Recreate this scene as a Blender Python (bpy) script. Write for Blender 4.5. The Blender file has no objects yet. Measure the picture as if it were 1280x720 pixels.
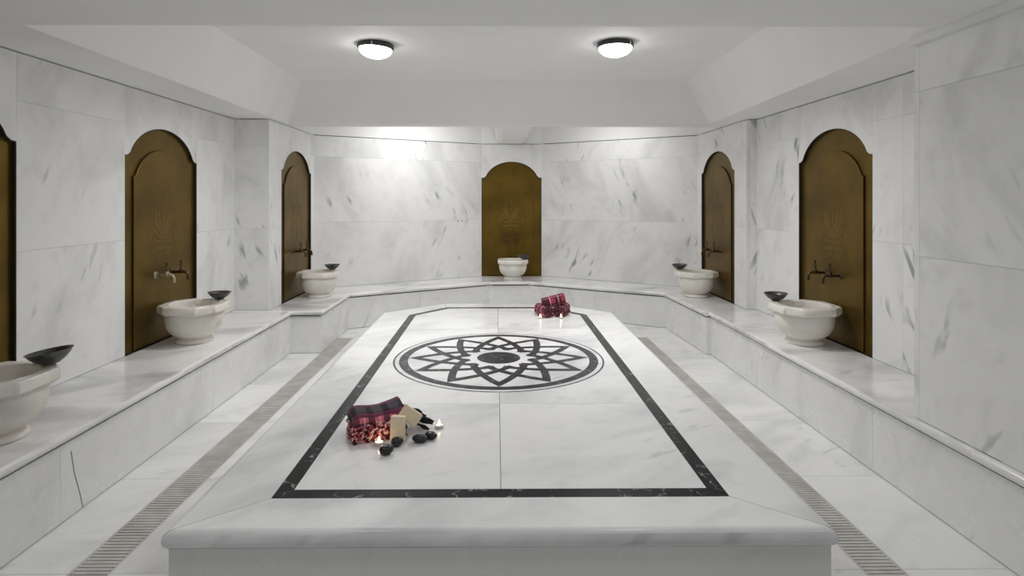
import bpy, bmesh, math, random
from mathutils import Vector, Matrix
R = math.radians
PI = math.pi
scn = bpy.context.scene
COL = scn.collection
rng = random.Random(7)

# ------------------------------------------------------------------ helpers
class MB:
    """collects polygons with metric UVs, builds ONE mesh object"""
    def __init__(s): s.v = []; s.f = []; s.uv = []; s.bev = []
    def face(s, pts, off=(0, 0), uvs=None):
        pts = [Vector(p) for p in pts]
        if uvs is None:
            n = Vector((0, 0, 0))
            for i in range(len(pts)):
                a, b = pts[i], pts[(i + 1) % len(pts)]
                n += a.cross(b)
            if n.length < 1e-14: n = Vector((0, 0, 1))
            n.normalize()
            if abs(n.z) > .7: u, w = Vector((1, 0, 0)), Vector((0, 1, 0))
            else:
                u = Vector((0, 0, 1)).cross(n).normalized(); w = Vector((0, 0, 1))
            sg = off[2] if len(off) > 2 else 1
            uvs = [(sg * p.dot(u) + off[0], p.dot(w) + off[1]) for p in pts]
        b = len(s.v)
        s.v += [tuple(p) for p in pts]
        s.f.append(list(range(b, b + len(pts))))
        s.uv.append(uvs)
    def prism(s, poly, z0, z1, off=None, to=None, caps=(True, True)):
        """poly: CCW 2D; to: maps (x,y,z)->3D"""
        if off is None: off = (rng.uniform(0, 40), rng.uniform(0, 40))
        to = to or (lambda x, y, z: (x, y, z))
        n = len(poly)
        if caps[1]: s.face([to(x, y, z1) for x, y in poly], off)
        if caps[0]: s.face([to(x, y, z0) for x, y in reversed(poly)], off)
        for i in range(n):
            a, b = poly[i], poly[(i + 1) % n]
            s.face([to(a[0], a[1], z0), to(b[0], b[1], z0), to(b[0], b[1], z1), to(a[0], a[1], z1)], off)
    def box(s, x0, x1, y0, y1, z0, z1, off=None):
        s.prism([(x0, y0), (x1, y0), (x1, y1), (x0, y1)], z0, z1, off)
    def lathe(s, prof, seg=40, c=(0, 0, 0), m=None):
        m = m or Matrix.Identity(4)
        c = Vector(c)
        L = 0
        for i in range(len(prof) - 1):
            (r0, z0), (r1, z1) = prof[i], prof[i + 1]
            d = math.hypot(r1 - r0, z1 - z0)
            for k in range(seg):
                a, b = 2 * PI * k / seg, 2 * PI * (k + 1) / seg
                q = [(r0, a, z0), (r0, b, z0), (r1, b, z1), (r1, a, z1)]
                pts = []
                for r, t, z in q:
                    p = m @ Vector((r * math.cos(t), r * math.sin(t), z)) + c
                    if not pts or (p - pts[-1]).length > 1e-7: pts.append(p)
                if len(pts) > 2 and (pts[0] - pts[-1]).length < 1e-7: pts.pop()
                if len(pts) > 2:
                    s.face(pts, uvs=[(p.x + p.y, p.z) for p in pts])
            L += d
    def tube(s, path, rad, seg=10, cap=True):
        path = [Vector(p) for p in path]
        n = len(path)
        if not hasattr(rad, '__len__'): rad = [rad] * n
        rings = []
        prev = None
        for i in range(n):
            t = (path[min(i + 1, n - 1)] - path[max(i - 1, 0)]).normalized()
            if prev is None:
                u = t.orthogonal().normalized()
            else:
                u = (prev - t * prev.dot(t))
                u = u.normalized() if u.length > 1e-6 else t.orthogonal().normalized()
            prev = u
            w = t.cross(u)
            rings.append([path[i] + (u * math.cos(2 * PI * k / seg) + w * math.sin(2 * PI * k / seg)) * rad[i] for k in range(seg)])
        L = 0
        for i in range(n - 1):
            d = (path[i + 1] - path[i]).length
            for k in range(seg):
                j = (k + 1) % seg
                s.face([rings[i][k], rings[i][j], rings[i + 1][j], rings[i + 1][k]],
                       uvs=[(k / seg * .03, L), ((k + 1) / seg * .03, L), ((k + 1) / seg * .03, L + d), (k / seg * .03, L + d)])
            L += d
        if cap:
            s.face(list(reversed(rings[0]))); s.face(rings[-1])
    def build(s, name, mat, parent=None, origin=(0, 0, 0), smooth=None, bevel=0, bevseg=3, bevfun=None, merge=True):
        me = bpy.data.meshes.new(name)
        o = Vector(origin)
        me.from_pydata([tuple(Vector(p) - o) for p in s.v], [], s.f)
        uvl = me.uv_layers.new(name='UVMap')
        i = 0
        for uvs in s.uv:
            for u in uvs:
                uvl.data[i].uv = u; i += 1
        bm = bmesh.new(); bm.from_mesh(me)
        if merge: bmesh.ops.remove_doubles(bm, verts=bm.verts, dist=2e-5)
        if bevfun:
            lay = bm.edges.layers.float.new('bevel_weight_edge')
            for e in bm.edges:
                a, b = e.verts[0].co + o, e.verts[1].co + o
                e[lay] = 1.0 if bevfun(a, b) else 0.0
        bm.to_mesh(me); bm.free()
        me.materials.append(mat)
        if smooth is not None:
            me.polygons.foreach_set('use_smooth', [True] * len(me.polygons))
            me.set_sharp_from_angle(angle=R(smooth))
        ob = bpy.data.objects.new(name, me)
        COL.objects.link(ob)
        if parent is not None: ob.parent = parent
        else: ob.location = o
        if bevel:
            md = ob.modifiers.new('Bevel', 'BEVEL'); md.width = bevel; md.segments = bevseg
            md.limit_method = 'WEIGHT' if bevfun else 'ANGLE'
            md.angle_limit = R(35)
            md.harden_normals = False
            if smooth is None:
                me.polygons.foreach_set('use_smooth', [True] * len(me.polygons))
                me.set_sharp_from_angle(angle=R(30))
        return ob

def tag(o, label, cat, group=None):
    o['label'] = label; o['category'] = cat
    if group: o['group'] = group
    return o
def structure(o):
    o['kind'] = 'structure'; return o
def thing(name, loc, label, cat, group=None, rz=0.0):
    o = bpy.data.objects.new(name, None); COL.objects.link(o)
    o.empty_display_size = .1
    o.location = loc; o.rotation_euler = (0, 0, rz)
    return tag(o, label, cat, group)
def dup(root, loc, rot=None, label=None, scale=None):
    c = root.copy(); COL.objects.link(c)
    for ch in list(root.children):
        d = ch.copy(); COL.objects.link(d); d.parent = c
        for g in list(ch.children):
            e = g.copy(); COL.objects.link(e); e.parent = d
    c.location = loc
    if rot is not None: c.rotation_euler = rot
    if scale: c.scale = (scale,) * 3
    if label: c['label'] = label
    return c
def lerp(a, b, t): return a + (b - a) * t
def smoothpath(pts, n=6):
    pts = [Vector(p) for p in pts]; out = []
    P = [pts[0]] + pts + [pts[-1]]
    for i in range(1, len(P) - 2):
        for k in range(n):
            t = k / n
            a, b, c, d = P[i - 1], P[i], P[i + 1], P[i + 2]
            out.append(.5 * ((2 * b) + (c - a) * t + (2 * a - 5 * b + 4 * c - d) * t * t + (3 * b - a - 3 * c + d) * t ** 3))
    out.append(pts[-1]); return out
def inset(poly, d):
    n = len(poly); out = []
    for i in range(n):
        p0, p1, p2 = Vector(poly[i - 1]), Vector(poly[i]), Vector(poly[(i + 1) % n])
        e1 = (p1 - p0).normalized(); e2 = (p2 - p1).normalized()
        n1 = Vector((-e1.y, e1.x)); n2 = Vector((-e2.y, e2.x))
        k = 1 + n1.dot(n2)
        out.append(tuple(p1 + (n1 + n2) * (d / max(k, .2))))
    return out

# ------------------------------------------------------------------ materials
def newmat(name):
    m = bpy.data.materials.new(name); m.use_nodes = True
    nt = m.node_tree; b = nt.nodes['Principled BSDF']
    return m, nt, b
def N(nt, t, **kw):
    n = nt.nodes.new(t)
    for k, v in kw.items():
        if k.startswith('i_'): n.inputs[k[2:].replace('_', ' ')].default_value = v
        else: setattr(n, k, v)
    return n
def L(nt, a, b): nt.links.new(a, b)
def mathn(nt, op, a, b=None, clamp=False):
    n = nt.nodes.new('ShaderNodeMath'); n.operation = op; n.use_clamp = clamp
    for i, x in enumerate((a, b)):
        if x is None: continue
        if isinstance(x, (int, float)): n.inputs[i].default_value = x
        else: nt.links.new(x, n.inputs[i])
    return n.outputs[0]
def maprange(nt, x, a, b, c=0., d=1.):
    n = nt.nodes.new('ShaderNodeMapRange'); n.interpolation_type = 'SMOOTHSTEP'
    nt.links.new(x, n.inputs['Value'])
    n.inputs['From Min'].default_value = a; n.inputs['From Max'].default_value = b
    n.inputs['To Min'].default_value = c; n.inputs['To Max'].default_value = d
    return n.outputs['Result']
def mixc(nt, f, a, b):
    n = nt.nodes.new('ShaderNodeMix'); n.data_type = 'RGBA'
    if isinstance(f, (int, float)): n.inputs[0].default_value = f
    else: nt.links.new(f, n.inputs[0])
    for i, x in ((6, a), (7, b)):
        if isinstance(x, tuple): n.inputs[i].default_value = (*x, 1)
        else: nt.links.new(x, n.inputs[i])
    return n.outputs[2]

def marble(name, base=(.82, .82, .815), cloud=(.60, .605, .61), vein=(.27, .28, .30), rough=.22, streak=.75,
           angle=22, objcoord=False, cloudamt=.75, sparse=(.50, .66), bump=0.0):
    m, nt, b = newmat(name)
    tc = N(nt, 'ShaderNodeTexCoord')
    src = tc.outputs['UV']
    if objcoord:
        oi = N(nt, 'ShaderNodeObjectInfo')
        add = N(nt, 'ShaderNodeVectorMath', operation='ADD')
        sc = N(nt, 'ShaderNodeVectorMath', operation='SCALE'); sc.inputs['Scale'].default_value = 37
        L(nt, oi.outputs['Location'], sc.inputs[0])
        L(nt, tc.outputs['Object'], add.inputs[0]); L(nt, sc.outputs[0], add.inputs[1])
        src = add.outputs[0]
    mp = N(nt, 'ShaderNodeMapping'); mp.vector_type = 'TEXTURE'
    mp.inputs['Rotation'].default_value = (0, 0, R(-angle))
    L(nt, src, mp.inputs['Vector'])
    def noise(vec, scale, detail=3, dist=0., rough=.5):
        n = N(nt, 'ShaderNodeTexNoise'); n.inputs['Scale'].default_value = scale
        n.inputs['Detail'].default_value = detail; n.inputs['Distortion'].default_value = dist
        n.inputs['Roughness'].default_value = rough
        L(nt, vec, n.inputs['Vector']); return n.outputs['Fac']
    st = N(nt, 'ShaderNodeMapping'); st.inputs['Scale'].default_value = (12.5, 3.2, 3)
    L(nt, mp.outputs[0], st.inputs['Vector'])
    st2 = N(nt, 'ShaderNodeMapping'); st2.inputs['Scale'].default_value = (2.3, 1.15, 1.5); st2.inputs['Location'].default_value = (3, 8, 1)
    L(nt, mp.outputs[0], st2.inputs['Vector'])
    s1 = maprange(nt, noise(st.outputs[0], 1.0, 2.5, .35), .57, .70)
    mask = maprange(nt, noise(mp.outputs[0], 1.5, 2), sparse[0], sparse[1])
    s1 = mathn(nt, 'MULTIPLY', mathn(nt, 'MULTIPLY', s1, mask), streak)
    broad = mathn(nt, 'MULTIPLY', maprange(nt, noise(st2.outputs[0], 1.0, 5, .6, .55), .44, .72), cloudamt)
    fine = mathn(nt, 'MULTIPLY', maprange(nt, noise(src, 7.0, 6, .3, .6), .50, .75), .22)
    c = mixc(nt, broad, base, cloud)
    c = mixc(nt, fine, c, cloud)
    c = mixc(nt, s1, c, vein)
    L(nt, c, b.inputs['Base Color'])
    rr = maprange(nt, noise(src, 3.0, 4), .3, .7, rough * .8, rough * 1.3)
    L(nt, rr, b.inputs['Roughness'])
    b.inputs['Specular IOR Level'].default_value = .45
    return m

def plain(name, col, rough=.5, metal=0., noise=0., nscale=20, spec=.5, bump=0, bscale=60):
    m, nt, b = newmat(name)
    b.inputs['Base Color'].default_value = (*col, 1)
    b.inputs['Roughness'].default_value = rough; b.inputs['Metallic'].default_value = metal
    b.inputs['Specular IOR Level'].default_value = spec
    tc = N(nt, 'ShaderNodeTexCoord')
    if noise:
        n = N(nt, 'ShaderNodeTexNoise'); n.inputs['Scale'].default_value = nscale; n.inputs['Detail'].default_value = 5
        L(nt, tc.outputs['Object'], n.inputs['Vector'])
        f = maprange(nt, n.outputs['Fac'], .3, .7)
        dark = tuple(x * (1 - noise) for x in col); lite = tuple(min(1, x * (1 + noise)) for x in col)
        L(nt, mixc(nt, f, dark, lite), b.inputs['Base Color'])
    if bump:
        n = N(nt, 'ShaderNodeTexNoise'); n.inputs['Scale'].default_value = bscale; n.inputs['Detail'].default_value = 4
        L(nt, tc.outputs['Object'], n.inputs['Vector'])
        bp = N(nt, 'ShaderNodeBump'); bp.inputs['Strength'].default_value = bump; bp.inputs['Distance'].default_value = .004
        L(nt, n.outputs['Fac'], bp.inputs['Height']); L(nt, bp.outputs[0], b.inputs['Normal'])
    return m
def emit(name, col, strength):
    m, nt, b = newmat(name)
    b.inputs['Base Color'].default_value = (*col, 1)
    b.inputs['Emission Color'].default_value = (*col, 1); b.inputs['Emission Strength'].default_value = strength
    return m

WALLM = marble('wall_marble', rough=.38, cloud=(.50, .503, .51), streak=.9, cloudamt=.5, angle=-24)
FLOORM = marble('floor_marble', base=(.81, .81, .80), cloud=(.50, .503, .51), rough=.2, streak=.35, angle=60, cloudamt=.55)
BENCHM = marble('bench_marble', base=(.81, .805, .795), cloud=(.44, .442, .445), rough=.16, streak=.4, angle=70, cloudamt=.85)
PANELM = marble('bench_panel_marble', base=(.79, .79, .78), cloud=(.50, .503, .51), rough=.25, streak=.25, angle=25, cloudamt=.38)
PLATM = marble('platform_marble', base=(.82, .82, .82), cloud=(.52, .53, .55), rough=.2, streak=.35, angle=55, cloudamt=.75)
BASINM = marble('basin_marble', base=(.80, .78, .73), cloud=(.62, .565, .47), vein=(.45, .42, .38), rough=.28, streak=.5, objcoord=True, cloudamt=.6)
GROUT = plain('grout', (.13, .127, .12), .8)
PLASTER = plain('plaster', (.84, .838, .83), .75, noise=.015, nscale=3)
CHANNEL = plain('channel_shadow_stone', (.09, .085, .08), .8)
GRATE = plain('grate_stone', (.50, .487, .465), .45, noise=.12, nscale=9)

def blackmarble(name, c, v, rough):
    m, nt, b = newmat(name)
    tc = N(nt, 'ShaderNodeTexCoord')
    n = N(nt, 'ShaderNodeTexNoise'); n.inputs['Scale'].default_value = 22; n.inputs['Detail'].default_value = 6
    L(nt, tc.outputs['Object'], n.inputs['Vector'])
    vo = N(nt, 'ShaderNodeTexVoronoi'); vo.feature = 'DISTANCE_TO_EDGE'; vo.inputs['Scale'].default_value = 6
    nn = N(nt, 'ShaderNodeVectorMath', operation='ADD'); L(nt, tc.outputs['Object'], nn.inputs[0]); 
    sc = N(nt, 'ShaderNodeVectorMath', operation='SCALE'); sc.inputs['Scale'].default_value = .12
    L(nt, n.outputs['Color'], sc.inputs[0]); L(nt, sc.outputs[0], nn.inputs[1]); L(nt, nn.outputs[0], vo.inputs['Vector'])
    ve = maprange(nt, vo.outputs['Distance'], 0.0, .022, 1, 0)
    ve = mathn(nt, 'MULTIPLY', ve, maprange(nt, n.outputs['Fac'], .45, .62))
    f = maprange(nt, n.outputs['Fac'], .35, .75)
    c1 = mixc(nt, f, tuple(x * .6 for x in c), tuple(x * 1.7 for x in c))
    L(nt, mixc(nt, ve, c1, v), b.inputs['Base Color'])
    b.inputs['Roughness'].default_value = rough
    return m
BORDERM = blackmarble('black_marble', (.007, .007, .008), (.35, .35, .35), .22)
INLAYM = blackmarble('slate_inlay', (.034, .036, .045), (.25, .25, .27), .3)

def brass(name, base):
    m, nt, b = newmat(name)
    tc = N(nt, 'ShaderNodeTexCoord')
    n = N(nt, 'ShaderNodeTexNoise'); n.inputs['Scale'].default_value = 2.6; n.inputs['Detail'].default_value = 6
    L(nt, tc.outputs['Object'], n.inputs['Vector'])
    f = maprange(nt, n.outputs['Fac'], .3, .7)
    L(nt, mixc(nt, f, tuple(x * .75 for x in base), tuple(x * 1.2 for x in base)), b.inputs['Base Color'])
    b.inputs['Roughness'].default_value = .42
    b.inputs['Metallic'].default_value = .8
    n2 = N(nt, 'ShaderNodeTexNoise'); n2.inputs['Scale'].default_value = 30; n2.inputs['Detail'].default_value = 4
    L(nt, tc.outputs['Object'], n2.inputs['Vector'])
    bp = N(nt, 'ShaderNodeBump'); bp.inputs['Strength'].default_value = .12; bp.inputs['Distance'].default_value = .01
    L(nt, n2.outputs['Fac'], bp.inputs['Height']); L(nt, bp.outputs[0], b.inputs['Normal'])
    return m
BRASS = brass('bronze_panel', (.150, .092, .014))
BRASSL = brass('bronze_relief', (.175, .112, .024))
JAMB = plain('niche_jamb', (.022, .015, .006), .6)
TAPM = plain('dark_bronze', (.095, .06, .028), .35, .8, noise=.35, nscale=60)
TAPPALE = plain('limescaled_bronze', (.42, .37, .27), .5, .35, noise=.3, nscale=60)
BOWLM = plain('tinned_metal', (.10, .10, .10), .38, .75, noise=.25, nscale=40, bump=.25, bscale=90)
LAMPBASE = plain('lamp_ring_metal', (.05, .05, .052), .35, .6)
LAMPGLASS = emit('lamp_glass', (1, .99, .97), 16)
SOAPM = plain('olive_soap', (.80, .68, .50), .45, noise=.04, nscale=15)
SOAPM.node_tree.nodes['Principled BSDF'].inputs['Subsurface Weight'].default_value = .25
SOAPM.node_tree.nodes['Principled BSDF'].inputs['Subsurface Radius'].default_value = (.02, .012, .006)
PLATM.node_tree.nodes['Principled BSDF'].inputs['Specular IOR Level'].default_value = .2
for q in (BORDERM, INLAYM): q.node_tree.nodes['Principled BSDF'].inputs['Specular IOR Level'].default_value = .2
STONEM = plain('basalt', (.012, .012, .013), .32, noise=.2, nscale=30)
ALU = plain('tealight_cup', (.62, .60, .58), .3, .9)
WAX = plain('wax', (.9, .82, .72), .5)
FLAME = emit('flame', (1, .68, .42), 55)
WICK = plain('wick', (.02, .015, .01), .9)

def plaid(name, swap=False):
    m, nt, b = newmat(name)
    tc = N(nt, 'ShaderNodeTexCoord'); sp = N(nt, 'ShaderNodeSeparateXYZ'); L(nt, tc.outputs['UV'], sp.inputs[0])
    def stripe(x, period, duty, ph=0.):
        t = mathn(nt, 'FRACT', mathn(nt, 'ADD', mathn(nt, 'DIVIDE', x, period), ph))
        return mathn(nt, 'LESS_THAN', t, duty)
    u, v = sp.outputs[0], sp.outputs[1]
    a = stripe(u, .105 if swap else .078, .55 if swap else .42); c = stripe(v, .062, .45, .3); d = stripe(u, .078, .10, .30); e = stripe(v, .062, .12, .12)
    col = mixc(nt, mathn(nt, 'MULTIPLY', a, .78), (.34, .04, .075) if swap else (.60, .14, .20), (.010, .006, .009))
    col = mixc(nt, mathn(nt, 'MULTIPLY', c, .72), col, (.016, .010, .016))
    col = mixc(nt, mathn(nt, 'MULTIPLY', d, .75), col, (.75, .42, .47))
    col = mixc(nt, mathn(nt, 'MULTIPLY', e, .60), col, (.60, .16, .24))
    L(nt, col, b.inputs['Base Color']); b.inputs['Roughness'].default_value = .9
    w = N(nt, 'ShaderNodeTexNoise'); w.inputs['Scale'].default_value = 260; w.inputs['Detail'].default_value = 3
    L(nt, tc.outputs['UV'], w.inputs['Vector'])
    bp = N(nt, 'ShaderNodeBump'); bp.inputs['Strength'].default_value = .6; bp.inputs['Distance'].default_value = .003
    L(nt, w.outputs['Fac'], bp.inputs['Height']); L(nt, bp.outputs[0], b.inputs['Normal'])
    return m
PLAID = plaid('peshtemal_plaid')
ROLLPLAID = plaid('rolled_plaid', True)
def strands(name):
    m, nt, b = newmat(name)
    tc = N(nt, 'ShaderNodeTexCoord')
    n = N(nt, 'ShaderNodeTexNoise'); n.inputs['Scale'].default_value = 55; n.inputs['Detail'].default_value = 2
    L(nt, tc.outputs['Object'], n.inputs['Vector'])
    r = N(nt, 'ShaderNodeValToRGB'); r.color_ramp.interpolation = 'CONSTANT'
    el = r.color_ramp.elements
    el[0].position = 0; el[0].color = (.012, .008, .010, 1); el[1].position = .45; el[1].color = (.36, .05, .065, 1)
    x = el.new(.52); x.color = (.68, .24, .27, 1)
    x = el.new(.57); x.color = (.80, .62, .54, 1)
    L(nt, n.outputs['Fac'], r.inputs['Fac']); L(nt, r.outputs[0], b.inputs['Base Color']); b.inputs['Roughness'].default_value = .95
    return m
FRINGEM = strands('fringe_strands')
DARKCLOTH = plain('dark_plaid_strands', (.013, .010, .013), .95, noise=.4, nscale=80)
DARKBAND = plaid('peshtemal_dark')
def darkband():
    m, nt, b = newmat('peshtemal_dark_band')
    tc = N(nt, 'ShaderNodeTexCoord'); sp = N(nt, 'ShaderNodeSeparateXYZ'); L(nt, tc.outputs['UV'], sp.inputs[0])
    t = mathn(nt, 'FRACT', mathn(nt, 'DIVIDE', sp.outputs[0], .085))
    g = mathn(nt, 'LESS_THAN', t, .38)
    col = mixc(nt, g, (.055, .045, .06), (.014, .010, .016))
    t2 = mathn(nt, 'LESS_THAN', mathn(nt, 'FRACT', mathn(nt, 'DIVIDE', sp.outputs[1], .11)), .22)
    col = mixc(nt, mathn(nt, 'MULTIPLY', t2, .5), col, (.30, .05, .11))
    L(nt, col, b.inputs['Base Color']); b.inputs['Roughness'].default_value = .9
    return m
DARKBAND = darkband()

# ------------------------------------------------------------------ the room's key dimensions (metres)
ZB = .415          # bench top
ZS = 2.30          # soffit
ZC = 2.72          # recessed ceiling
ZW = 2.292         # marble top (shadow gap below the soffit)
NW, NSH, NAR = .96, 1.815, 2.045     # niche width, shoulder, arch top

def arch_pts(w, zs, zt, n=20, step=.06):
    """ogee head from right shoulder to left shoulder, coordinates (s,z)"""
    hw = w / 2; out = [(hw, zs)]
    a = hw - step
    out.append((hw - step * .55, zs + .004))
    rise = zt - zs
    for k in range(n + 1):
        t = k / n
        th = lerp(R(18), R(162), t)
        x = math.cos(th) / math.cos(R(18)) * a
        z = (math.sin(th) - math.sin(R(18))) / (1 - math.sin(R(18)))
        out.append((x, zs + .028 * (1 - abs(2 * t - 1) ** 3 * 1.0) * 0 + .022 + (rise - .022) * z))
    out.append((-hw + step * .55, zs + .004))
    out.append((-hw, zs))
    return out

def wall(segs, name, ztop=ZW, back=.10):
    """segs: list of (A, B, columns, courses, niches[(s,w)]) ; inward normal is right of A->B"""
    mb = MB(); gr = MB()
    for si, (A, B, cols, courses, niches) in enumerate(segs):
        A = Vector((A[0], A[1])); B = Vector((B[0], B[1]))
        d = (B - A); Ls = d.length; d.normalize(); n = Vector((d.y, -d.x))
        s_in = 0.
        if si:                       # convex corner: this slab butts against the previous one
            pd = (Vector(segs[si - 1][1]) - Vector(segs[si - 1][0])).normalized()
            if pd.x * d.y - pd.y * d.x > .2: s_in = .0362
        def to(s, z, dep, A=A, d=d, n=n):
            p = A + d * s + n * dep
            return (p.x, p.y, z)
        br = sorted(set([0, Ls] + [c for c in cols if 0 < c < Ls] + [x for s, w in niches for x in (s - w / 2, s + w / 2)]))
        g = .0006
        for i in range(len(br) - 1):
            s0, s1 = br[i] + (g if i else s_in), br[i + 1] - (g if i < len(br) - 2 else 0)
            nic = [q for q in niches if abs((s0 + s1) / 2 - q[0]) < .02 and abs((br[i + 1] - br[i]) - q[1]) < .01]
            off0 = (rng.uniform(0, 50), rng.uniform(0, 50))
            if nic:
                sc, w = nic[0]
                ar = arch_pts(w, NSH, NAR)
                poly = [(s0, ztop), (s0, NSH)] + [(sc + x, z) for x, z in reversed(ar)][1:-1] + [(s1, NSH), (s1, ztop)]
                mb.prism(poly, -.035, 0, off0, to=lambda x, y, z: to(x, y, z))
                continue
            zs = [ZB + .004] + [c for c in courses] + [ztop]
            for k in range(len(zs) - 1):
                off = (rng.uniform(0, 50), rng.uniform(0, 50), rng.choice((-1, 1)))
                z0, z1 = zs[k] + (g if k else 0), zs[k + 1] - (g if k < len(zs) - 2 else 0)
                mb.prism([(s0, z0), (s1, z0), (s1, z1), (s0, z1)], -.035, 0, off, to=lambda x, y, z: to(x, y, z))
        gr.prism([(.037, ZB + .0005), (Ls - .037, ZB + .0005), (Ls - .037, 2.75), (.037, 2.75)], -.035 - back, -.0351, to=lambda x, y, z: to(x, y, z))
    w = structure(mb.build(name, WALLM))
    b = gr.build('grout_backing', GROUT, w)
    return w

C1, C2 = 1.222, 2.035
WL, WL2, WR, WR2, WRF = -2.57, -2.23, 2.58, 2.48, 2.09
YP = 5.68          # pilaster front on both sides
BL, BC0, BC1, BR = (WL2, 7.07), (-.205, 8.2), (.648, 8.2), (WR2, 7.07)
# niche centres
NICHES = [((WL, 2.63), R(90)), ((WL, 4.49), R(90)), ((WL2, 6.485), R(90)), ((.2215, 8.2), 0.0), ((WR2, 6.45), R(-90)), ((WR, 4.405), R(-90))]
wall([((WL, .3), (WL, YP), [.85, 3.71], [C1, C2], [(2.63 - .3, NW), (4.49 - .3, NW)])], 'wall_left')
wall([((WL, YP), (WL2, YP), [], [C1, C2], []), ((WL2, YP), BL, [], [C1, C2], [(6.485 - YP, NW)])], 'wall_left_rear')
wall([(BL, BC0, [], [C1, C2], [])], 'wall_back_left')
wall([(BC0, BC1, [], [C1, C2], [((.853) / 2, .8529)])], 'wall_back')
wall([(BC1, BR, [], [C1, C2], [])], 'wall_back_right')
wall([(BR, (WR2, YP), [], [C1, C2], [(7.07 - 6.45, NW)]), ((WR2, YP), (WR, YP), [], [C1, C2], [])], 'wall_right_rear')
wall([((WR, YP), (WR, 2.86), [2.05, 2.45], [C1, C2], [(YP - 4.405, NW)])], 'wall_right')
wall([((WR, 2.86), (WRF, 2.86), [], [C1, C2], []), ((WRF, 2.86), (WRF, .3), [.9, 1.9], [C1, C2], [])], 'wall_right_front', ztop=2.265)
t = MB(); t.box(WRF - .035, WR + .05,    .3, 2.865, 2.266, 2.299)
structure(t.build('trim_1', PLASTER))

# ---- ceiling: front beam, side soffits, rear beam with rib, splayed recess, raised cove
c = MB()
c.box(-3, 3, .3, 2.65, ZS, 3.0)
c.prism([(-3, 2.65), (-2.16, 2.65), (-2.18, 6.06), (-3, 6.06)], ZS, 3.0)
c.prism([(2.07, 2.65), (3, 2.65), (3, 6.06), (2.25, 6.06)], ZS, 3.0)
c.box(-3, 3, 6.06, 6.30, ZS, 3.0)
# splays and ceiling panel
lo = [(-2.16, 2.65), (2.07, 2.65), (2.25, 6.06), (-2.18, 6.06)]
hi = [(-1.97, 2.80), (1.86, 2.80), (1.957, 5.90), (-1.99, 5.90)]
for i in range(4):
    j = (i + 1) % 4
    c.face([(*lo[j], ZS), (*lo[i], ZS), (*hi[i], ZC), (*hi[j], ZC)])
c.face([(*p, ZC) for p in reversed(hi)])
# rear cove ceiling and rib
c.box(-3, 3, 6.30, 8.6, 2.66, 3.0)
# central rib, flared at the sides with rounded lower corners
prof = [(.50, 2.66), (.475, 2.50), (.44, 2.36), (.405, 2.318), (.36, 2.30), (.08, 2.30), (.035, 2.318), (0.0, 2.36), (-.03, 2.50), (-.055, 2.66)]
prof = [(x + .0, z) for x, z in prof]
n = len(prof)
for i in range(n - 1):
    (x0, z0), (x1, z1) = prof[i], prof[i + 1]
    c.face([(x0, 6.30, z0), (x0, 8.2, z0), (x1, 8.2, z1), (x1, 6.30, z1)])
ceil = structure(c.build('ceiling', PLASTER))
# plaster band above the marble at the rear
pb = MB()
for A, B in (((WL2, 6.25), BL), (BL, BC0), (BC0, BC1), (BC1, BR), (BR, (WR2, 6.25))):
    A2, B2 = Vector(A), Vector(B); d = (B2 - A2).normalized(); nn = Vector((d.y, -d.x))
    p = [A2 - nn * .012 - d * .05, B2 - nn * .012 + d * .05]
    pb.face([(p[0].x, p[0].y, ZS + .002), (p[1].x, p[1].y, ZS + .002), (p[1].x, p[1].y, 2.7), (p[0].x, p[0].y, 2.7)])
structure(pb.build('wall_upper_rear', PLASTER))

# ---- floor: slabs with open joints over a grout bed, with two drain channels
DL0, DL1, DR0, DR1 = -1.715, -1.55, 1.485, 1.65
fl = MB()
def slabs(x0, x1, ys):
    for a, b in zip(ys[:-1], ys[1:]):
        fl.box(x0 + .001, x1 - .001, a + .0013, b - .0013, -.03, 0)
ys = [.3, .75, 1.53, 2.325, 3.115, 3.9, 4.69, 5.48, 6.27, 7.06, 7.85]
slabs(-2.3, DL0, ys); slabs(DL1, -.8, ys); slabs(DR1, 2.3, ys); slabs(.8, DR0, ys); slabs(-.8, .8, ys); slabs(DL0, DL1, [6.27, 7.06, 7.85]); slabs(DR0, DR1, [6.27, 7.06, 7.85])
floor = structure(fl.build('floor', FLOORM))
fb = MB(); fb.box(-2.9, 2.9, .3, 8.4, -.12, -.0301)
fb.build('grout_bed', GROUT, floor)

def grate(x0, x1, label):
    root = thing('drain_grate', ((x0 + x1) / 2, 0, 0), label, 'drain', 'floor drain grates beside the platform')
    m = MB(); p = .0225; y = 1.2
    m.box(x0 + .001, x0 + .008, 1.2, 6.268, -.028, -.001, (0, 0)); m.box(x1 - .008, x1 - .001, 1.2, 6.268, -.028, -.001, (0, 0))
    while y < 6.24:
        m.box(x0 + .008, x1 - .008, y, y + p * .74, -.014, -.001, (0, 0)); y += p
    m.build('slats', GRATE, root, origin=root.location)
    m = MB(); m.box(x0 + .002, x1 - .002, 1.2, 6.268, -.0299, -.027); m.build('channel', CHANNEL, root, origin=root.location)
    return root
grate(DL0, DL1, 'slotted grey drain grate in the floor along the left side of the marble platform')
grate(DR0, DR1, 'slotted grey drain grate in the floor along the right side of the marble platform')

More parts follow.
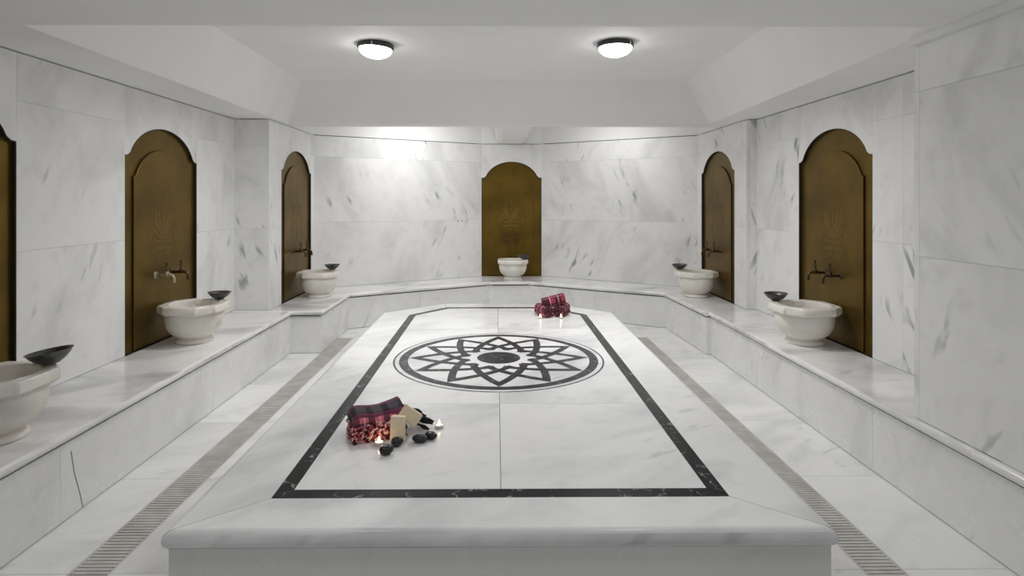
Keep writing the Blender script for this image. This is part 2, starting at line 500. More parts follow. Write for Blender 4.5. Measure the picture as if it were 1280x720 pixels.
# ------------------------------------------------------------------ benches
def edge_is(poly_edges, tol=2e-3):
    def f(a, b):
        if abs(a.z - b.z) > 1e-4: return False
        for (p, q) in poly_edges:
            p, q = Vector(p), Vector(q); d = (q - p); l = d.length; d = d / l; nn = Vector((-d.y, d.x))
            ok = True
            for v in (a, b):
                w = Vector((v.x, v.y)) - p
                if abs(w.dot(nn)) > tol or w.dot(d) < -.01 or w.dot(d) > l + .01: ok = False
            if ok: return True
        return False
    return f
ST = .042
def bench(root, seats, nosed, panels):
    o = root.location
    m = MB()
    for p in seats: m.prism(p, ZB - ST, ZB)
    m.build('seat_slab', BENCHM, root, origin=o, bevel=.019, bevseg=4, bevfun=edge_is(nosed))
    m = MB(); g = MB()
    for pi_, (A, B, brk) in enumerate(panels):
        A, B = Vector(A), Vector(B); d = (B - A); l = d.length; d.normalize(); nn = Vector((d.y, -d.x))
        to = lambda s, z, dep: ((A + d * s + nn * dep).x, (A + d * s + nn * dep).y, z)
        bs = [0] + brk + [l]
        if pi_:
            pd = (Vector(panels[pi_ - 1][1]) - Vector(panels[pi_ - 1][0])).normalized()
            if pd.x * d.y - pd.y * d.x > .5: bs[0] = .031
        for i in range(len(bs) - 1):
            s0 = bs[i] + (.001 if i else 0); s1 = bs[i + 1] - (.001 if i < len(bs) - 2 else 0)
            m.prism([(s0, .005), (s1, .005), (s1, ZB - ST - .013), (s0, ZB - ST - .013)], -.03, 0, to=to)
        g.prism([(.032, .001), (l - .032, .001), (l - .032, ZB - ST), (.032, ZB - ST)], -.06, -.0302, to=to)
    m.build('front_panel', PANELM, root, origin=o)
    g.build('core', GROUT, root, origin=o)
# left bench: front X=-1.99 nosing
lb = thing('marble_bench', (-2.28, 2.3, 0), 'long white marble bench with rounded edge along the left wall', 'bench')
XN, XF = -1.990, -2.012
bench(lb, [[(WL - .0, .3), (XN, .3), (XN, 1.999), (WL, 1.999)], [(WL, 2.001), (XN, 2.001), (XN, 5.61), (WL, 5.61)]],
      [((XN, .3), (XN, 5.61))], [((XF, .3), (XF, 5.66), [1.0, 2.38, 3.83])])
m = MB(); m.tube([(-2.0115, 2.744, .311), (-2.0115, 2.765, .20), (-2.0115, 2.80, .09), (-2.0115, 2.824, .003)], .0016, 6)
m.build('crack', GROUT, lb, origin=lb.location)
# right bench
rb = thing('marble_bench', (2.33, 2.3, 0), 'long white marble bench with rounded edge along the right wall', 'bench')
XN, XF = 2.055, 2.083
bench(rb, [[(XN, .3), (WRF + .0, .3), (WRF, 2.46), (WR, 2.46), (WR, 2.479), (XN, 2.479)], [(XN, 2.481), (WR, 2.481), (WR, 5.56), (XN, 5.56)]],
      [((XN, .3), (XN, 5.56))], [((XF, 5.62), (XF, .3), [1.05, 2.45, 4.4])])
# rear bench: pedestal blocks at both ends and a faceted run in front of the rear niche
bb = thing('marble_bench', (.2, 7.6, 0), 'faceted white marble bench across the rear wall, ending in two raised blocks', 'bench')
F = [(-1.715, 5.655), (-1.715, 6.70), (-.085, 7.66), (.46, 7.66), (1.985, 6.72), (2.04, 5.565)]
NZ = .022
fr = [(-1.693, 5.632), (-1.693, 6.688), (-.078, 7.638), (.453, 7.638), (1.963, 6.708), (2.018, 5.562)]
seat = fr[:]
s1 = [fr[0], fr[1], BL, (WL2, YP), (WL - .0, YP), (-2.57, 5.632)]
def ccw(p):
    a = sum(p[i][0] * p[(i + 1) % len(p)][1] - p[(i + 1) % len(p)][0] * p[i][1] for i in range(len(p)))
    return p if a > 0 else list(reversed(p))
s1 = ccw(s1); s2 = ccw([fr[1], fr[2], BC0, BL]); s3 = ccw([fr[2], fr[3], BC1, BC0]); s4 = ccw([fr[3], fr[4], BR, BC1])
s5 = ccw([fr[4], fr[5], (WR, 5.562), (WR, YP), (WR2, YP), BR])
nosed = [(fr[i], fr[i + 1]) for i in range(5)] + [((-2.57, 5.632), fr[0])]
bench(bb, [s1, s2, s3, s4, s5], nosed,
      [((-2.02, 5.655), F[0], []), (F[0], F[1], []), (F[1], F[2], [.9]), (F[2], F[3], []), (F[3], F[4], [.9]), (F[4], F[5], []), (F[5], (2.09, 5.565), [])])
# ------------------------------------------------------------------ platform
PX = .018; ZP = .45; PT = .06
pl = thing('marble_platform', (PX, 3.85, 0), 'large low marble platform with black border and dark round rosette in the room centre', 'platform')
org = pl.location
O = [(-1.075, 1.825), (1.075, 1.825), (1.075, 5.38), (.54, 5.86), (-.54, 5.86), (-1.075, 5.38)]
B = [(-.81, 2.033), (.81, 2.033), (.81, 5.27), (.5, 5.64), (-.5, 5.64), (-.81, 5.27)]
I = inset(B, .06)
W = lambda P: [(x + PX, y) for x, y in P]
Ow, Bw, Iw = W(O), W(B), W(I)
m = MB()
nosed = []
def shrink_joint(P, g=.0012): return inset(P, g)
for i in range(6):
    j = (i + 1) % 6
    P = [Ow[i], Ow[j], Bw[j], Bw[i]]
    # open the mitre joints by a hair, keep the outer edge in place
    e = (Vector(Ow[j]) - Vector(Ow[i])).normalized() * .002
    P = [tuple(Vector(Ow[i]) + e), tuple(Vector(Ow[j]) - e), tuple(Vector(Bw[j]) - e), tuple(Vector(Bw[i]) + e)]
    m.prism(P, ZP - PT, ZP)
    nosed.append((Ow[i], Ow[j]))
m.build('edge_slab', PLATM, pl, origin=org, bevel=.026, bevseg=5, bevfun=edge_is(nosed))
# inner panels: two columns, cross joints
m = MB(); cx = PX; g = .0012
yb = [I[0][1], 2.97, 4.70, I[3][1]]
def clip(poly, axis, val, keep_less):
    out = []
    for i in range(len(poly)):
        a, b = poly[i], poly[(i + 1) % len(poly)]
        ia = (a[axis] <= val) == keep_less or a[axis] == val; ib = (b[axis] <= val) == keep_less or b[axis] == val
        if ia: out.append(a)
        if ia != ib:
            t = (val - a[axis]) / (b[axis] - a[axis])
            out.append((lerp(a[0], b[0], t), lerp(a[1], b[1], t)))
    return out
for side in (0, 1):
    H = clip(Iw, 0, cx, side == 0)
    for k in range(3):
        Q = clip(clip(H, 1, yb[k + 1], True), 1, yb[k], False)
        m.prism(inset(Q, g if k == 0 or True else 0), ZP - .03, ZP)
m.build('top_panel', PLATM, pl, origin=org)
m = MB()
for i in range(6):
    j = (i + 1) % 6
    P = [Bw[i], Bw[j], Iw[j], Iw[i]]
    m.prism(inset(P, .0006), ZP - .03, ZP + .0003)
m.build('border_inlay', BORDERM, pl, origin=org)
m = MB(); m.prism(inset(Ow, .03), ZP - .045, ZP - .0305); m.build('mortar_bed', GROUT, pl, origin=org)
m = MB()
Ob = inset(Ow, .016)
m.prism(Ob, .001, ZP - PT + .0005)
BASEM = marble('platform_base_marble', base=(.74, .735, .72), cloud=(.60, .595, .58), rough=.25, streak=.4, angle=10, cloudamt=.7)
m.build('base', BASEM, pl, origin=org)
# rosette medallion
MR = .692; MY = 3.835
md = MB(); cc = (PX, MY)
ring = [(cc[0] + MR * 1.004 * math.cos(2 * PI * k / 96), cc[1] + MR * 1.004 * math.sin(2 * PI * k / 96)) for k in range(96)]
md.face([(x, y, ZP + .0004) for x, y in ring], off=(11, 5))
med = md.build('medallion', PLATM, pl, origin=org)
r = MB()
def annulus(r0, r1, z, n=96):
    for k in range(n):
        a, b = 2 * PI * k / n, 2 * PI * (k + 1) / n
        P = lambda q, t: (cc[0] + q * MR * math.cos(t), cc[1] + q * MR * math.sin(t), z)
        if r0 <= 0: r.face([P(0, 0), P(r1, a), P(r1, b)])
        else: r.face([P(r0, a), P(r1, a), P(r1, b), P(r0, b)])
annulus(.984, 1.0, ZP + .0008); annulus(.862, .945, ZP + .0008); annulus(0, .208, ZP + .0008)
z = ZP + .0008
for k in range(12):
    for s in (-1, 1):
        th0 = PI / 2 + k * PI / 6
        z += .00001
        n = 18; cl = []
        ax = Vector((math.cos(th0), math.sin(th0))); pe = Vector((-ax.y, ax.x)) * s
        for i in range(n + 1):
            t = i / n * 1.16
            cl.append(ax * (.185 + .615 * t) + pe * (.243 - .07 * t - .172 * t * t))
        Lp, Rp = [], []
        for i in range(n + 1):
            d = (cl[min(i + 1, n)] - cl[max(i - 1, 0)]).normalized(); nn = Vector((-d.y, d.x)); hw = .035
            Lp.append(cl[i] + nn * hw); Rp.append(cl[i] - nn * hw)
        # clip to this petal's own half so the two sides meet in a point
        T = lambda v: (cc[0] + v.x * MR, cc[1] + v.y * MR, z)
        for i in range(n):
            q = [(p.dot(pe), p.dot(ax)) for p in (Lp[i], Rp[i], Rp[i + 1], Lp[i + 1])]
            q = clip(q, 0, 0.0, False)
            if len(q) > 2: r.face([T(pe * a + ax * b_) for a, b_ in q])
ro = r.build('rosette_inlay', INLAYM, med, origin=(0, 0, 0), merge=False)
# child of a child whose parent already subtracts the origin
ro.location = (-org.x, -org.y, -org.z)
bm = bmesh.new(); bm.from_mesh(ro.data)
for f in bm.faces:
    f.normal_update()
    if f.normal.z < 0: f.normal_flip()
bm.to_mesh(ro.data); bm.free()

# ------------------------------------------------------------------ niche panels
def niche(loc, rz, label, w=NW):
    root = thing('niche_panel', (loc[0], loc[1], ZB), label, 'wall panel', 'bronze niche panels', rz)
    h = lambda z: z - ZB
    ar = arch_pts(w, h(NSH), h(NAR))
    out = [(-w / 2, 0), (w / 2, 0)] + ar
    to = lambda x, z, d: (x, -d, z)          # d towards the room
    # jamb lining
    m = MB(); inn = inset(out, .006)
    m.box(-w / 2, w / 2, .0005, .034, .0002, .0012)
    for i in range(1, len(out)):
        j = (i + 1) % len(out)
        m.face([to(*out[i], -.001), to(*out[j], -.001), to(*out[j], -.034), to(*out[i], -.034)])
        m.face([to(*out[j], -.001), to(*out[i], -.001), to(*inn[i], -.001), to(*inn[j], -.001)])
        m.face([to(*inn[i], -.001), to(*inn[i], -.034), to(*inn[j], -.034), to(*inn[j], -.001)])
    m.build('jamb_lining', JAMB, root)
    m = MB(); m.prism(inset(out, .003), -.034, -.024, to=to); m.build('frame', BRASS, root)
    # raised field with bevelled edge
    k = .80
    wi = w - .235
    ari = arch_pts(wi, h(NSH) - .145, h(NAR) - .165, step=.035)
    fi = [(-wi / 2, .012), (wi / 2, .012)] + ari
    m = MB(); fi2 = inset(fi, .003)
    n = len(fi)
    m.face([to(*p, -.010) for p in fi2])
    for i in range(n):
        j = (i + 1) % n
        m.face([to(*fi[i], -.012), to(*fi[j], -.012), to(*fi2[j], -.010), to(*fi2[i], -.010)])
    fld = m.build('raised_field', BRASS, root, smooth=25)
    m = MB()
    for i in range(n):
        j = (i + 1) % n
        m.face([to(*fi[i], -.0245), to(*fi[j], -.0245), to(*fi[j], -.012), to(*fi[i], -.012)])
    m.build('field_edge', JAMB, fld)  # side faces coloured dark: a shade line painted around the field
    # engraved floral spray in low relief
    m = MB(); zc = h(1.22)
    def leaf(p0, p1, wd, bend):
        p0, p1 = Vector(p0), Vector(p1); d = p1 - p0; nn = Vector((-d.y, d.x)).normalized(); N_ = 8
        c0 = [p0 + d * (i / N_) + nn * (bend * math.sin(PI * i / N_)) for i in range(N_ + 1)]
        for i in range(N_):
            w0 = wd * math.sin(PI * (i / N_) ** .8) + .0008; w1 = wd * math.sin(PI * ((i + 1) / N_) ** .8) + .0008
            for sg in (1, -1):
                q = [c0[i], c0[i + 1], c0[i + 1] + nn * w1 * sg, c0[i] + nn * w0 * sg]
                hs = [-.0078, -.0078, -.0099, -.0099]
                pts = [to(p.x, zc + p.y, hh) for p, hh in zip(q, hs)]
                m.face(pts if sg < 0 else list(reversed(pts)))
    leaf((0, -.16), (0, .36), .010, 0)
    for sgn in (1, -1):
        for a, (y0, ln, wd) in zip((18, 36, 54, 74, 98), ((.02, .22, .016), (0, .21, .016), (-.02, .18, .015), (-.04, .15, .013), (-.07, .12, .012))):
            leaf((0, y0), (sgn * ln * math.sin(R(a)), y0 + ln * math.cos(R(a))), wd, -sgn * .02)
        leaf((sgn * .10, .24), (sgn * .05, .10), .008, sgn * .03)
        leaf((0, -.10), (sgn * .15, -.13), .012, sgn * .025)
        leaf((sgn * .02, -.13), (sgn * .10, -.20), .010, sgn * .015)
        leaf((sgn * .13, .05), (sgn * .16, -.06), .008, sgn * .02)
    m.build('floral_relief', BRASSL, fld)
    return root
NL = ['bronze arched niche panel at the left photo edge, only its far part showing',
      'bronze arched niche panel with a floral spray, whole on the left wall behind the basin',
      'narrow-looking bronze arched niche panel behind the rear left pilaster',
      'bronze arched niche panel in the centre of the rear wall',
      'narrow-looking bronze arched niche panel behind the rear right pilaster',
      'bronze arched niche panel on the right wall nearest the camera']
for (p, rz), lab in zip(NICHES, NL):
    niche(p, rz, lab, w=.8529 if rz == 0 else NW)

# ------------------------------------------------------------------ taps
def make_tap():
    root = thing('tap', (0, 0, 0), '', 'tap', 'bronze taps over the basins')
    rx = Matrix.Rotation(R(90), 4, 'X')     # lathe axis -> -Y
    m = MB(); m.lathe([(0, .012), (.014, .012), (.017, .010), (.026, .005), (.028, 0), (0, 0)], 24, m=rx)
    m.build('flange', TAPM, root, smooth=35)
    m = MB()
    m.tube(smoothpath([(0, -.008, 0), (0, -.05, 0), (0, -.095, .004), (0, -.122, -.002), (0, -.137, -.022), (0, -.139, -.045)], 5),
           [.0105 + .003 * math.exp(-((i - 9) / 3.5) ** 2) for i in range(26)], 14)
    m.lathe([(0, -.058), (.0105, -.058), (.013, -.054), (.013, -.044), (.0105, -.041), (0, -.041)], 16, c=(0, -.139, 0))
    m.lathe([(.013, -.012), (.0155, 0), (.0155, .018), (.011, .026), (0, .026)], 16, c=(0, -.085, .002))
    m.build('spout', TAPM, root, smooth=40)
    m = MB()
    m.lathe([(.005, .02), (.005, .046), (.0085, .052), (.0085, .058), (.005, .064), (.006, .072), (.010, .080), (.009, .092), (.004, .098), (0, .099)], 14, c=(0, -.085, 0))
    m.tube([(-.027, -.085, .060), (-.012, -.085, .058), (.012, -.085, .058), (.027, -.085, .060)], [.0055, .0042, .0042, .0055], 10)
    m.build('handle', TAPM, root, smooth=40)
    return root
tap0 = make_tap(); first = True
TL = {1: ('left wall niche', .93), 2: ('niche behind the rear left pilaster', .93), 3: ('central rear niche', .93), 4: ('niche behind the rear right pilaster', .93), 5: ('right wall niche', .93)}
for i in range(1, 6):
    (px, py), rz = NICHES[i]
    for s in (-1, 1):
        c_, s_ = math.cos(rz), math.sin(rz)
        lx, ly = s * .1 * (.85 if i == 3 else 1), .0105
        # local x of the left wall runs with +Y (far); of the right wall with -Y (near)
        loc = (px + c_ * lx - s_ * ly, py + s_ * lx + c_ * ly, TL[i][1])
        if i == 3: which = 'left-hand' if s < 0 else 'right-hand'
        else: which = 'nearer' if loc[1] < py else 'farther'
        body = 'limescaled pale' if (i == 1 and which == 'nearer') else 'dark'
        lab = f'{which} {body} bronze tap on the {TL[i][0]}'
        if first:
            tap0.location = loc; tap0.rotation_euler = (0, 0, rz); tap0['label'] = lab; t = tap0; first = False
        else: t = dup(tap0, loc, (0, 0, rz), lab)
        if body.startswith('lime'): pale = t
# the chalky tap gets its own flange and spout meshes
for ch in pale.children:
    if ch.name.split('.')[0] in ('flange', 'spout'):
        for q in (ch,):
            q.material_slots[0].link = 'OBJECT'; q.material_slots[0].material = TAPPALE

# ------------------------------------------------------------------ basins
def make_basin():
    root = thing('marble_basin', (0, 0, 0), '', 'basin', 'marble basins on the benches')
    a, b_ = .222, .122
    # octagonal lugged rim: flat lugs on the four sides, hollow corners
    pl_ = []
    for q in range(4):
        t = q * PI / 2
        rot = lambda x, y: (x * math.cos(t) - y * math.sin(t), x * math.sin(t) + y * math.cos(t))
        pl_ += [rot(a - .012, -b_ - .006), rot(a, -b_ + .006), rot(a + .004, 0), rot(a, b_ - .006), rot(a - .012, b_ + .006)]
        pl_ += [rot(a - .022, b_ + .008), rot(.172, .172), rot(b_ + .008, a - .022)]
    n = len(pl_); zt, zb = .292, .232
    m = MB()
    def rim_ring(sc, z): return [(x * sc, y * sc, z) for x, y in pl_]
    ang = [math.atan2(y, x) for x, y in pl_]
    circ = lambda r_, z: [(r_ * math.cos(t), r_ * math.sin(t), z) for t in ang]
    rings = [circ(.196, zb), rim_ring(.955, zb), rim_ring(1, zb + .010), rim_ring(1, zt - .010), rim_ring(.965, zt), circ(.180, zt), circ(.174, zt - .006), circ(.172, zt - .04)]
    for r0, r1 in zip(rings[:-1], rings[1:]):
        for i in range(n):
            j = (i + 1) % n
            m.face([r0[i], r0[j], r1[j], r1[i]])
    m.build('rim', BASINM, root, smooth=40)
    m = MB()
    m.lathe([(0, 0), (.128, 0), (.134, .004), (.134, .020), (.126, .028), (.112, .036), (.112, .042), (.14, .056), (.175, .086), (.198, .13), (.207, .18), (.206, .215), (.200, .236)], 56)
    m.lathe([(.173, .262), (.168, .20), (.14, .12), (.07, .08), (0, .072)], 56)
    m.build('bowl', BASINM, root, smooth=45)
    return root
def make_cup():
    root = thing('metal_bowl', (0, 0, 0), '', 'bowl', 'metal pouring bowls on the basins')
    m = MB()
    m.lathe([(0, 0), (.036, 0), (.040, .004), (.062, .018), (.082, .040), (.092, .056), (.096, .058), (.096, .060), (.090, .059), (.078, .041), (.058, .021), (.034, .008), (0, .006)], 44)
    m.build('cup', BOWLM, root, smooth=50)
    m = MB()
    m.lathe([(0, .006), (.014, .006), (.012, .011), (.005, .014), (0, .0145)], 20)
    m.build('boss', BOWLM, root, smooth=40)
    return root
basin0, cup0 = make_basin(), make_cup()
BS = [(-2.29, 2.64, 1, 'white marble basin cut off by the left photo edge', (.150, .150)),
      (-2.318, 4.45, 1, 'white marble basin on the left bench in front of the floral bronze panel', (.105, .175)),
      (-1.995, 6.50, .97, 'white marble basin on the bench block beside the rear left pilaster', (.105, .16)),
      (.232, 7.93, .92, 'small-looking white marble basin below the central rear panel', (.155, -.03)),
      (2.256, 6.48, .97, 'white marble basin near the rear right pilaster', (-.135, .155)),
      (2.343, 4.36, 1, 'white marble basin on the right bench nearest the camera', (-.135, .165))]
CL = ['dark metal bowl tilted on the basin at the left photo edge', 'dark metal bowl on the far rim of the left bench basin',
      'dark metal bowl on the rim of the basin beside the rear left pilaster', 'greyish metal bowl on the rim of the central rear basin',
      'dark metal bowl on the rim of the basin near the rear right pilaster', 'dark metal bowl on the far rim of the right bench basin']
for i, (x, y, sc, lab, (dx, dy)) in enumerate(BS):
    if i == 0: b = basin0; b.location = (x, y, ZB); b['label'] = lab; b.scale = (sc,) * 3
    else: b = dup(basin0, (x, y, ZB + .0005), None, lab, sc)
    tilt = (R(6), R(-6), rng.uniform(0, 6)) if i == 0 else (R(rng.uniform(-2, 2)), R(rng.uniform(-2, 2)), rng.uniform(0, 6))
    loc = (x + dx, y + dy, ZB + .292 * sc + (.004 if i else .008))
    if i == 0: k = cup0; k.location = loc; k.rotation_euler = tilt; k['label'] = CL[0]; k.scale = (1.02,) * 3
    else: k = dup(cup0, loc, tilt, CL[i], .92)

# ------------------------------------------------------------------ ceiling lamps
def make_lamp():
    root = thing('ceiling_lamp', (0, 0, 0), '', 'lamp', 'round ceiling lamps')
    m = MB(); m.lathe([(0, 0), (.128, 0), (.140, -.008), (.142, -.034), (.136, -.040), (.128, -.040), (.124, -.03)], 48)
    m.build('lamp_ring', LAMPBASE, root, smooth=40)
    m = MB(); m.lathe([(.126, -.032)] + [(.128 * math.cos(t), -.038 - .072 * math.sin(t)) for t in [i * PI / 2 / 9 for i in range(10)]], 48)
    m.build('lamp_shade', LAMPGLASS, root, smooth=60)
    m = MB(); m.box(-.004, .004, -.1455, -.139, -.036, -.012); m.build('clip', ALU, root)
    return root
lamp0 = make_lamp()
for lx, ly in ((-.942, 4.52), (.925, 4.46)):
    d = bpy.data.lights.new('dome_light', 'AREA'); d.shape = 'DISK'; d.size = .2; d.energy = 21.5; d.spread = R(150); d.color = (1, .995, .985)
    o = bpy.data.objects.new('dome_light', d); COL.objects.link(o); o.location = (lx, ly, ZC - .116)
lamp0.location = (-.942, 4.52, ZC); lamp0['label'] = 'left round ceiling lamp with dark ring and white dome, slightly tilted'
lamp0.rotation_euler = (0, R(3), 0)
dup(lamp0, (.925, 4.46, ZC), (0, 0, R(40)), 'right round ceiling lamp with dark ring and white dome')

# ------------------------------------------------------------------ front still life
def at(px, py, z):      # photo point -> room point on the plane at height z (measuring aid)
    H = 1.5 - z; Y = 720 * H / (py - 250); return Vector(((px - 620) / 720 * Y, Y, z))

def spiral_cloth(length, a, b, turns, th, phase=0., sag=None, wob=.0, nl=14, n_per=26, inner=.25):
    """flattened roll; axis +X, section in YZ; returns MB"""
    m = MB(); n = int(turns * n_per)
    def pt(i, off):
        t = i / n; ph = phase - 2 * PI * turns * t
        k = lerp(inner, 1, t) + off
        ex = 2.6
        c0, s0 = math.cos(ph), math.sin(ph)
        sg = lambda v: math.copysign(abs(v) ** (2 / ex), v)
        return Vector((a * k * sg(c0), b * k * sg(s0)))
    arc = [0]
    for i in range(n): arc.append(arc[-1] + (pt(i + 1, 0) - pt(i, 0)).length)
    R_ = random.Random(3)
    wv = [R_.uniform(-1, 1) for _ in range(40)]
    def P(i, j, off):
        p = pt(i, off); x = (j / nl - .5) * length
        e = wob * math.sin(i * .37 + j * .9 + wv[i % 40]) 
        return (x + wob * 1.5 * wv[(i * 3) % 40] * (1 if j in (0, nl) else 0), p.x + e, p.y + e * .6)
    to = th / max(a, b) / 2
    for i in range(n):
        for j in range(nl):
            uv = [(j / nl * length, arc[i]), ((j + 1) / nl * length, arc[i]), ((j + 1) / nl * length, arc[i + 1]), (j / nl * length, arc[i + 1])]
            m.face([P(i, j, to), P(i, j + 1, to), P(i + 1, j + 1, to), P(i + 1, j, to)], uvs=uv)
            m.face([P(i, j, -to), P(i + 1, j, -to), P(i + 1, j + 1, -to), P(i, j + 1, -to)], uvs=[uv[0], uv[3], uv[2], uv[1]])
        for j, fl_ in ((0, 0), (nl, 1)):
            q = [P(i, j, -to), P(i, j, to), P(i + 1, j, to), P(i + 1, j, -to)]
            m.face(q if fl_ else list(reversed(q)), uvs=[(0, arc[i])] * 4)
    for i in (0, n):
        for j in range(nl):
            q = [P(i, j, -to), P(i, j + 1, -to), P(i, j + 1, to), P(i, j, to)]
            m.face(q if i else list(reversed(q)), uvs=[(0, 0)] * 4)
    return m

T0 = at(470, 545, ZP)
tw = thing('folded_towel', (-.540, 2.615, ZP), 'folded red and black plaid bath wrap with curly fringe, near the platform front', 'towel', rz=R(22))
tw.scale = (.86, .86, .86)
m = spiral_cloth(.27, .095, .052, 3.2, .018, phase=R(200), wob=.0035)
body = m.build('folded_body', PLAID, tw, smooth=60); body.location = (0, 0, .060)
# dark plaid flap laid over the top, sagging at the left end, peaked towards the right
m = MB(); nu, nv = 22, 12
def flap(i, j, lift):
    u = i / nu; v = j / nv
    x = lerp(-.142, .165, u); y = lerp(-.062, .098, v)
    top = .118 + .010 * math.sin(u * 9) * .4 + .026 * max(0, (u - .55) / .35) * (1 if u < .9 else max(0, (1 - u) / .1)) * (.4 + .6 * v)
    edge = max(0, (abs(v - .55) - .30) / .25)
    z = top - .028 * edge ** 1.8 - .035 * max(0, (.08 - u) / .08) - .06 * max(0, (u - .88) / .12) ** 1.2
    return (x, y + .006 * math.sin(u * 14), z + lift)
for i in range(nu):
    for j in range(nv):
        uv = [(i / nu * .31, j / nv * .16), ((i + 1) / nu * .31, j / nv * .16), ((i + 1) / nu * .31, (j + 1) / nv * .16), (i / nu * .31, (j + 1) / nv * .16)]
        m.face([flap(i, j, .004), flap(i + 1, j, .004), flap(i + 1, j + 1, .004), flap(i, j + 1, .004)], uvs=uv)
        m.face([flap(i, j, -.004), flap(i, j + 1, -.004), flap(i + 1, j + 1, -.004), flap(i + 1, j, -.004)], uvs=[uv[0], uv[3], uv[2], uv[1]])
for i in range(nu):
    for j in (0, nv):
        m.face([flap(i, j, -.004), flap(i + 1, j, -.004), flap(i + 1, j, .004), flap(i, j, .004)], uvs=[(i / nu * .31, 0)] * 4)
for j in range(nv):
    for i in (0, nu):
        m.face([flap(i, j, -.004), flap(i, j + 1, -.004), flap(i, j + 1, .004), flap(i, j, .004)], uvs=[(0, j / nv * .16)] * 4)
fl_o = m.build('dark_flap', DARKBAND, tw, smooth=60); fl_o['label'] = 'dark plaid fold on top'
# curly fringe hanging over the front and left end
fr_ = random.Random(11); m = MB()
for k in range(150):
    u = fr_.uniform(-.145, .125); z0 = fr_.uniform(.02, .085)
    y0 = -.100 - .012 * math.sin(PI * (z0 / .11)) + fr_.uniform(-.006, .004)
    pts = []
    a0 = fr_.uniform(0, 6.28); rr = fr_.uniform(.004, .010)
    for q in range(9):
        f = q / 8
        pts.append((u + rr * math.cos(a0 + f * 7) + f * fr_.uniform(-.008, .008), y0 - .005 - rr * .8 * math.sin(a0 + f * 7) - .006 * f, max(.004, z0 + .010 - f * .032 + .004 * math.sin(f * 9 + a0))))
    m.tube(smoothpath(pts, 2), .0042, 6)
for k in range(26):
    yy = fr_.uniform(-.10, .02); z0 = fr_.uniform(.02, .09); a0 = fr_.uniform(0, 6)
    pts = [(-.140 - .010 * math.sin(a0 + q) - .004, yy + .007 * math.cos(a0 + q * 1.4), max(.004, z0 - q * .005)) for q in range(7)]
    m.tube(smoothpath(pts, 2), .0028, 6)
fo = m.build('fringe', FRINGEM, tw, smooth=60); fo['kind'] = 'stuff'; fo['label'] = 'curly red, pink and cream fringe'
m = MB()
for k in range(9):
    y0 = lerp(-.085, .07, k / 8); l_ = fr_.uniform(.06, .10)
    zz = fr_.uniform(.060, .095)
    pts = [(.125, y0 * .8, zz), (.150, y0 * .9, zz + .006), (.185, y0, zz - .012), (.195 + l_ * .5, y0 * 1.1, max(.012, zz - .035)), (.195 + l_, y0 * 1.2, max(.010, zz - .055))]
    pts = smoothpath(pts, 4)
    m.tube(pts, [.0085 + .003 * math.sin(i * 1.1) for i in range(len(pts))], 8)
to_ = m.build('tassel', DARKCLOTH, tw, smooth=60); to_['label'] = 'black knotted tassels at the right end'; to_['kind'] = 'stuff'

def soap(name, loc, rot, dims, label):
    m = MB(); x, y, z = (d / 2 for d in dims); m.box(-x, x, -y, y, -z, z)
    o = m.build(name, SOAPM, None, bevel=.006, bevseg=4)
    o.location = loc; o.rotation_euler = rot
    tag(o, label, 'soap', 'soap bars on the platform'); return o
S1 = at(499, 547.5, ZP)
soap('soap_bar', (S1.x, 2.515, ZP + .0545), (R(-7), 0, R(-6)), (.063, .030, .106), 'cream soap bar standing upright against the red plaid wrap')
S2 = Vector(((513.0 - 620) / 720 * 2.565, 2.565, 1.5 - (519 - 250) / 720 * 2.565))
soap('soap_bar', S2, (R(-14), R(36), R(4)), (.092, .030, .062), 'cream soap bar tilted behind the upright soap, against the wrap')

def tealight(loc, label):
    root = thing('tea_light', loc, label, 'candle', 'lit tea lights on the platform')
    m = MB(); m.lathe([(0, 0), (.0175, 0), (.019, .002), (.0195, .0155), (.0188, .016), (.0182, .0130)], 28); m.build('cup', ALU, root, smooth=35)
    m = MB(); m.lathe([(.0184, .0128), (.010, .0122), (0, .012)], 24); m.build('wax', WAX, root, smooth=60)
    m = MB(); m.tube([(0, 0, .012), (.0004, 0, .018)], .0007, 6); m.build('wick', WICK, root)
    m = MB(); m.lathe([(0, .0145), (.0026, .018), (.0036, .0225), (.0028, .028), (.0012, .034), (0, .038)], 14); m.build('flame', FLAME, root, smooth=60)
    return root
q = at(474, 556.0, ZP); tl0 = tealight((q.x, q.y, ZP + .0005), 'lit tea light in front of the curly fringe of the plaid wrap')
def tl(px, py, label):
    q = at(px, py, ZP); return dup(tl0, (q.x, q.y, ZP + .0005), None, label)
tl(549, 534.5, 'lit tea light standing alone right of the plaid wrap')
tl(675.5, 398.2, 'lit tea light left of the rolled towels at the platform back')
tl(701.5, 398.2, 'lit tea light in front of the right rolled towel at the platform back')

def pebble(px, py, dims, rz, label, seed, z=0, tilt=0):
    bm = bmesh.new(); bmesh.ops.create_icosphere(bm, subdivisions=4, radius=1)
    r_ = random.Random(seed); k = [r_.uniform(-1, 1) for _ in range(6)]
    for v in bm.verts:
        c0 = v.co
        f = 1 + .06 * math.sin(2.1 * c0.x + k[0] * 3) + .05 * math.sin(2.7 * c0.y + k[1] * 3) + .03 * math.sin(3 * c0.z + k[2])
        v.co = Vector((c0.x * f * dims[0] / 2, c0.y * f * dims[1] / 2, c0.z * f * dims[2] / 2))
    me = bpy.data.meshes.new('black_pebble'); 
    me_min = min(v.co.z for v in bm.verts)
    bm.to_mesh(me); bm.free()
    me.materials.append(STONEM); me.polygons.foreach_set('use_smooth', [True] * len(me.polygons))
    o = bpy.data.objects.new('black_pebble', me); COL.objects.link(o)
    q = at(px, py, ZP); o.location = (q.x, q.y, ZP - me_min + z); o.rotation_euler = (0, R(tilt), rz)
    return tag(o, label, 'stone', 'black pebbles on the platform')
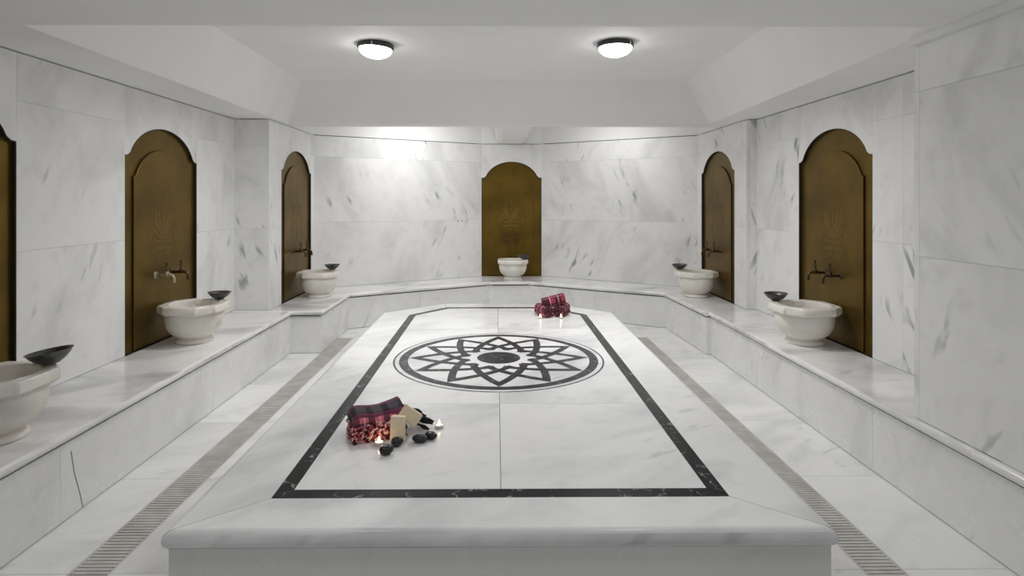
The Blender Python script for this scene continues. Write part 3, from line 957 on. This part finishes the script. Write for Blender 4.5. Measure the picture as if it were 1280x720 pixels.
pebble(496.5, 557.5, (.050, .046, .042), .5, 'round black pebble between the upright soap and the frontmost pebble', 1)
pebble(483.5, 567.5, (.062, .048, .038), .55, 'black oval pebble nearest the platform front', 2)
pebble(525, 553, (.066, .046, .036), .0, 'black oval pebble in front of the tassels, left of its partner pebble', 3)
pebble(539, 548.5, (.058, .045, .036), -.45, 'black pebble at the far right of the pebbles, before the lone tea light', 4)

# ------------------------------------------------------------------ rolled towels at the back
def roll(loc, rz, tilt, label, first=None):
    if first is None:
        root = thing('rolled_towel', loc, label, 'towel', 'rolled plaid towels stacked on the platform')
        m = spiral_cloth(.20, .050, .050, 3.6, .011, phase=R(60), wob=.0015, inner=.12)
        m.build('roll', ROLLPLAID, root, smooth=60)
    else: root = dup(first, loc, None, label)
    root.rotation_euler = (0, R(tilt), rz); return root
A0 = at(687.5, 399, ZP)
r0 = roll((A0.x - .042, A0.y + .13, ZP + .056), R(112), 0, 'rolled red and black plaid towel at the lower left of the stack of three')
r1 = roll((A0.x + .125, A0.y + .16, ZP + .056), R(64), 0, 'rolled red and black plaid towel at the lower right of the stack of three', r0)
r2 = roll((A0.x + .045, A0.y + .13, ZP + .139), R(10), -12, 'rolled red and black plaid towel lying across the top of the two other rolls', r0)

# ------------------------------------------------------------------ light
def spot(loc, rot, power, size=.06, ang=100, blend=.7):
    d = bpy.data.lights.new('unseen_downlight', 'SPOT'); d.energy = power * .8; d.shadow_soft_size = size; d.spot_size = R(ang); d.spot_blend = blend
    d.color = (1, .995, .985)
    o = bpy.data.objects.new('unseen_downlight', d); COL.objects.link(o); o.location = loc; o.rotation_euler = rot
spot((-.78, 6.75, 2.60), (R(42), 0, R(20)), 115, .25, 150, 1)
spot((1.25, 6.80, 2.60), (R(38), 0, R(-20)), 62, .25, 150, 1)
for lx in (-.75, .78):
    spot((lx, 1.45, 2.285), (R(8), 0, 0), 33, .12, 150, 1)  # unseen spots added above the camera to brighten the near platform
w = bpy.data.worlds.new('World'); scn.world = w; w.use_nodes = True
bg = w.node_tree.nodes['Background']; bg.inputs[0].default_value = (.98, .99, 1.0, 1); bg.inputs[1].default_value = .27

scn.cycles.max_bounces = 14; scn.cycles.diffuse_bounces = 12; scn.cycles.glossy_bounces = 6
scn.cycles.sample_clamp_indirect = 6
# ------------------------------------------------------------------ camera
cam = bpy.data.cameras.new('Camera'); co = bpy.data.objects.new('Camera', cam); COL.objects.link(co)
cam.sensor_width = 36; cam.lens = 36 * 720 / 1280
YAW = .5
co.location = (0, 0, 1.5); co.rotation_euler = (R(90), 0, R(-YAW))
ppx = 620 + 720 * math.tan(R(YAW))
cam.shift_x = (640 - ppx) / 1280; cam.shift_y = -110 / 1280
cam.clip_start = .05; cam.clip_end = 60
scn.camera = co
vs = scn.view_settings
scn.display_settings.display_device = 'sRGB'
vs.view_transform = 'Standard'; vs.look = 'None'; vs.gamma = 1; vs.exposure = -0.1; vs.use_curve_mapping = False
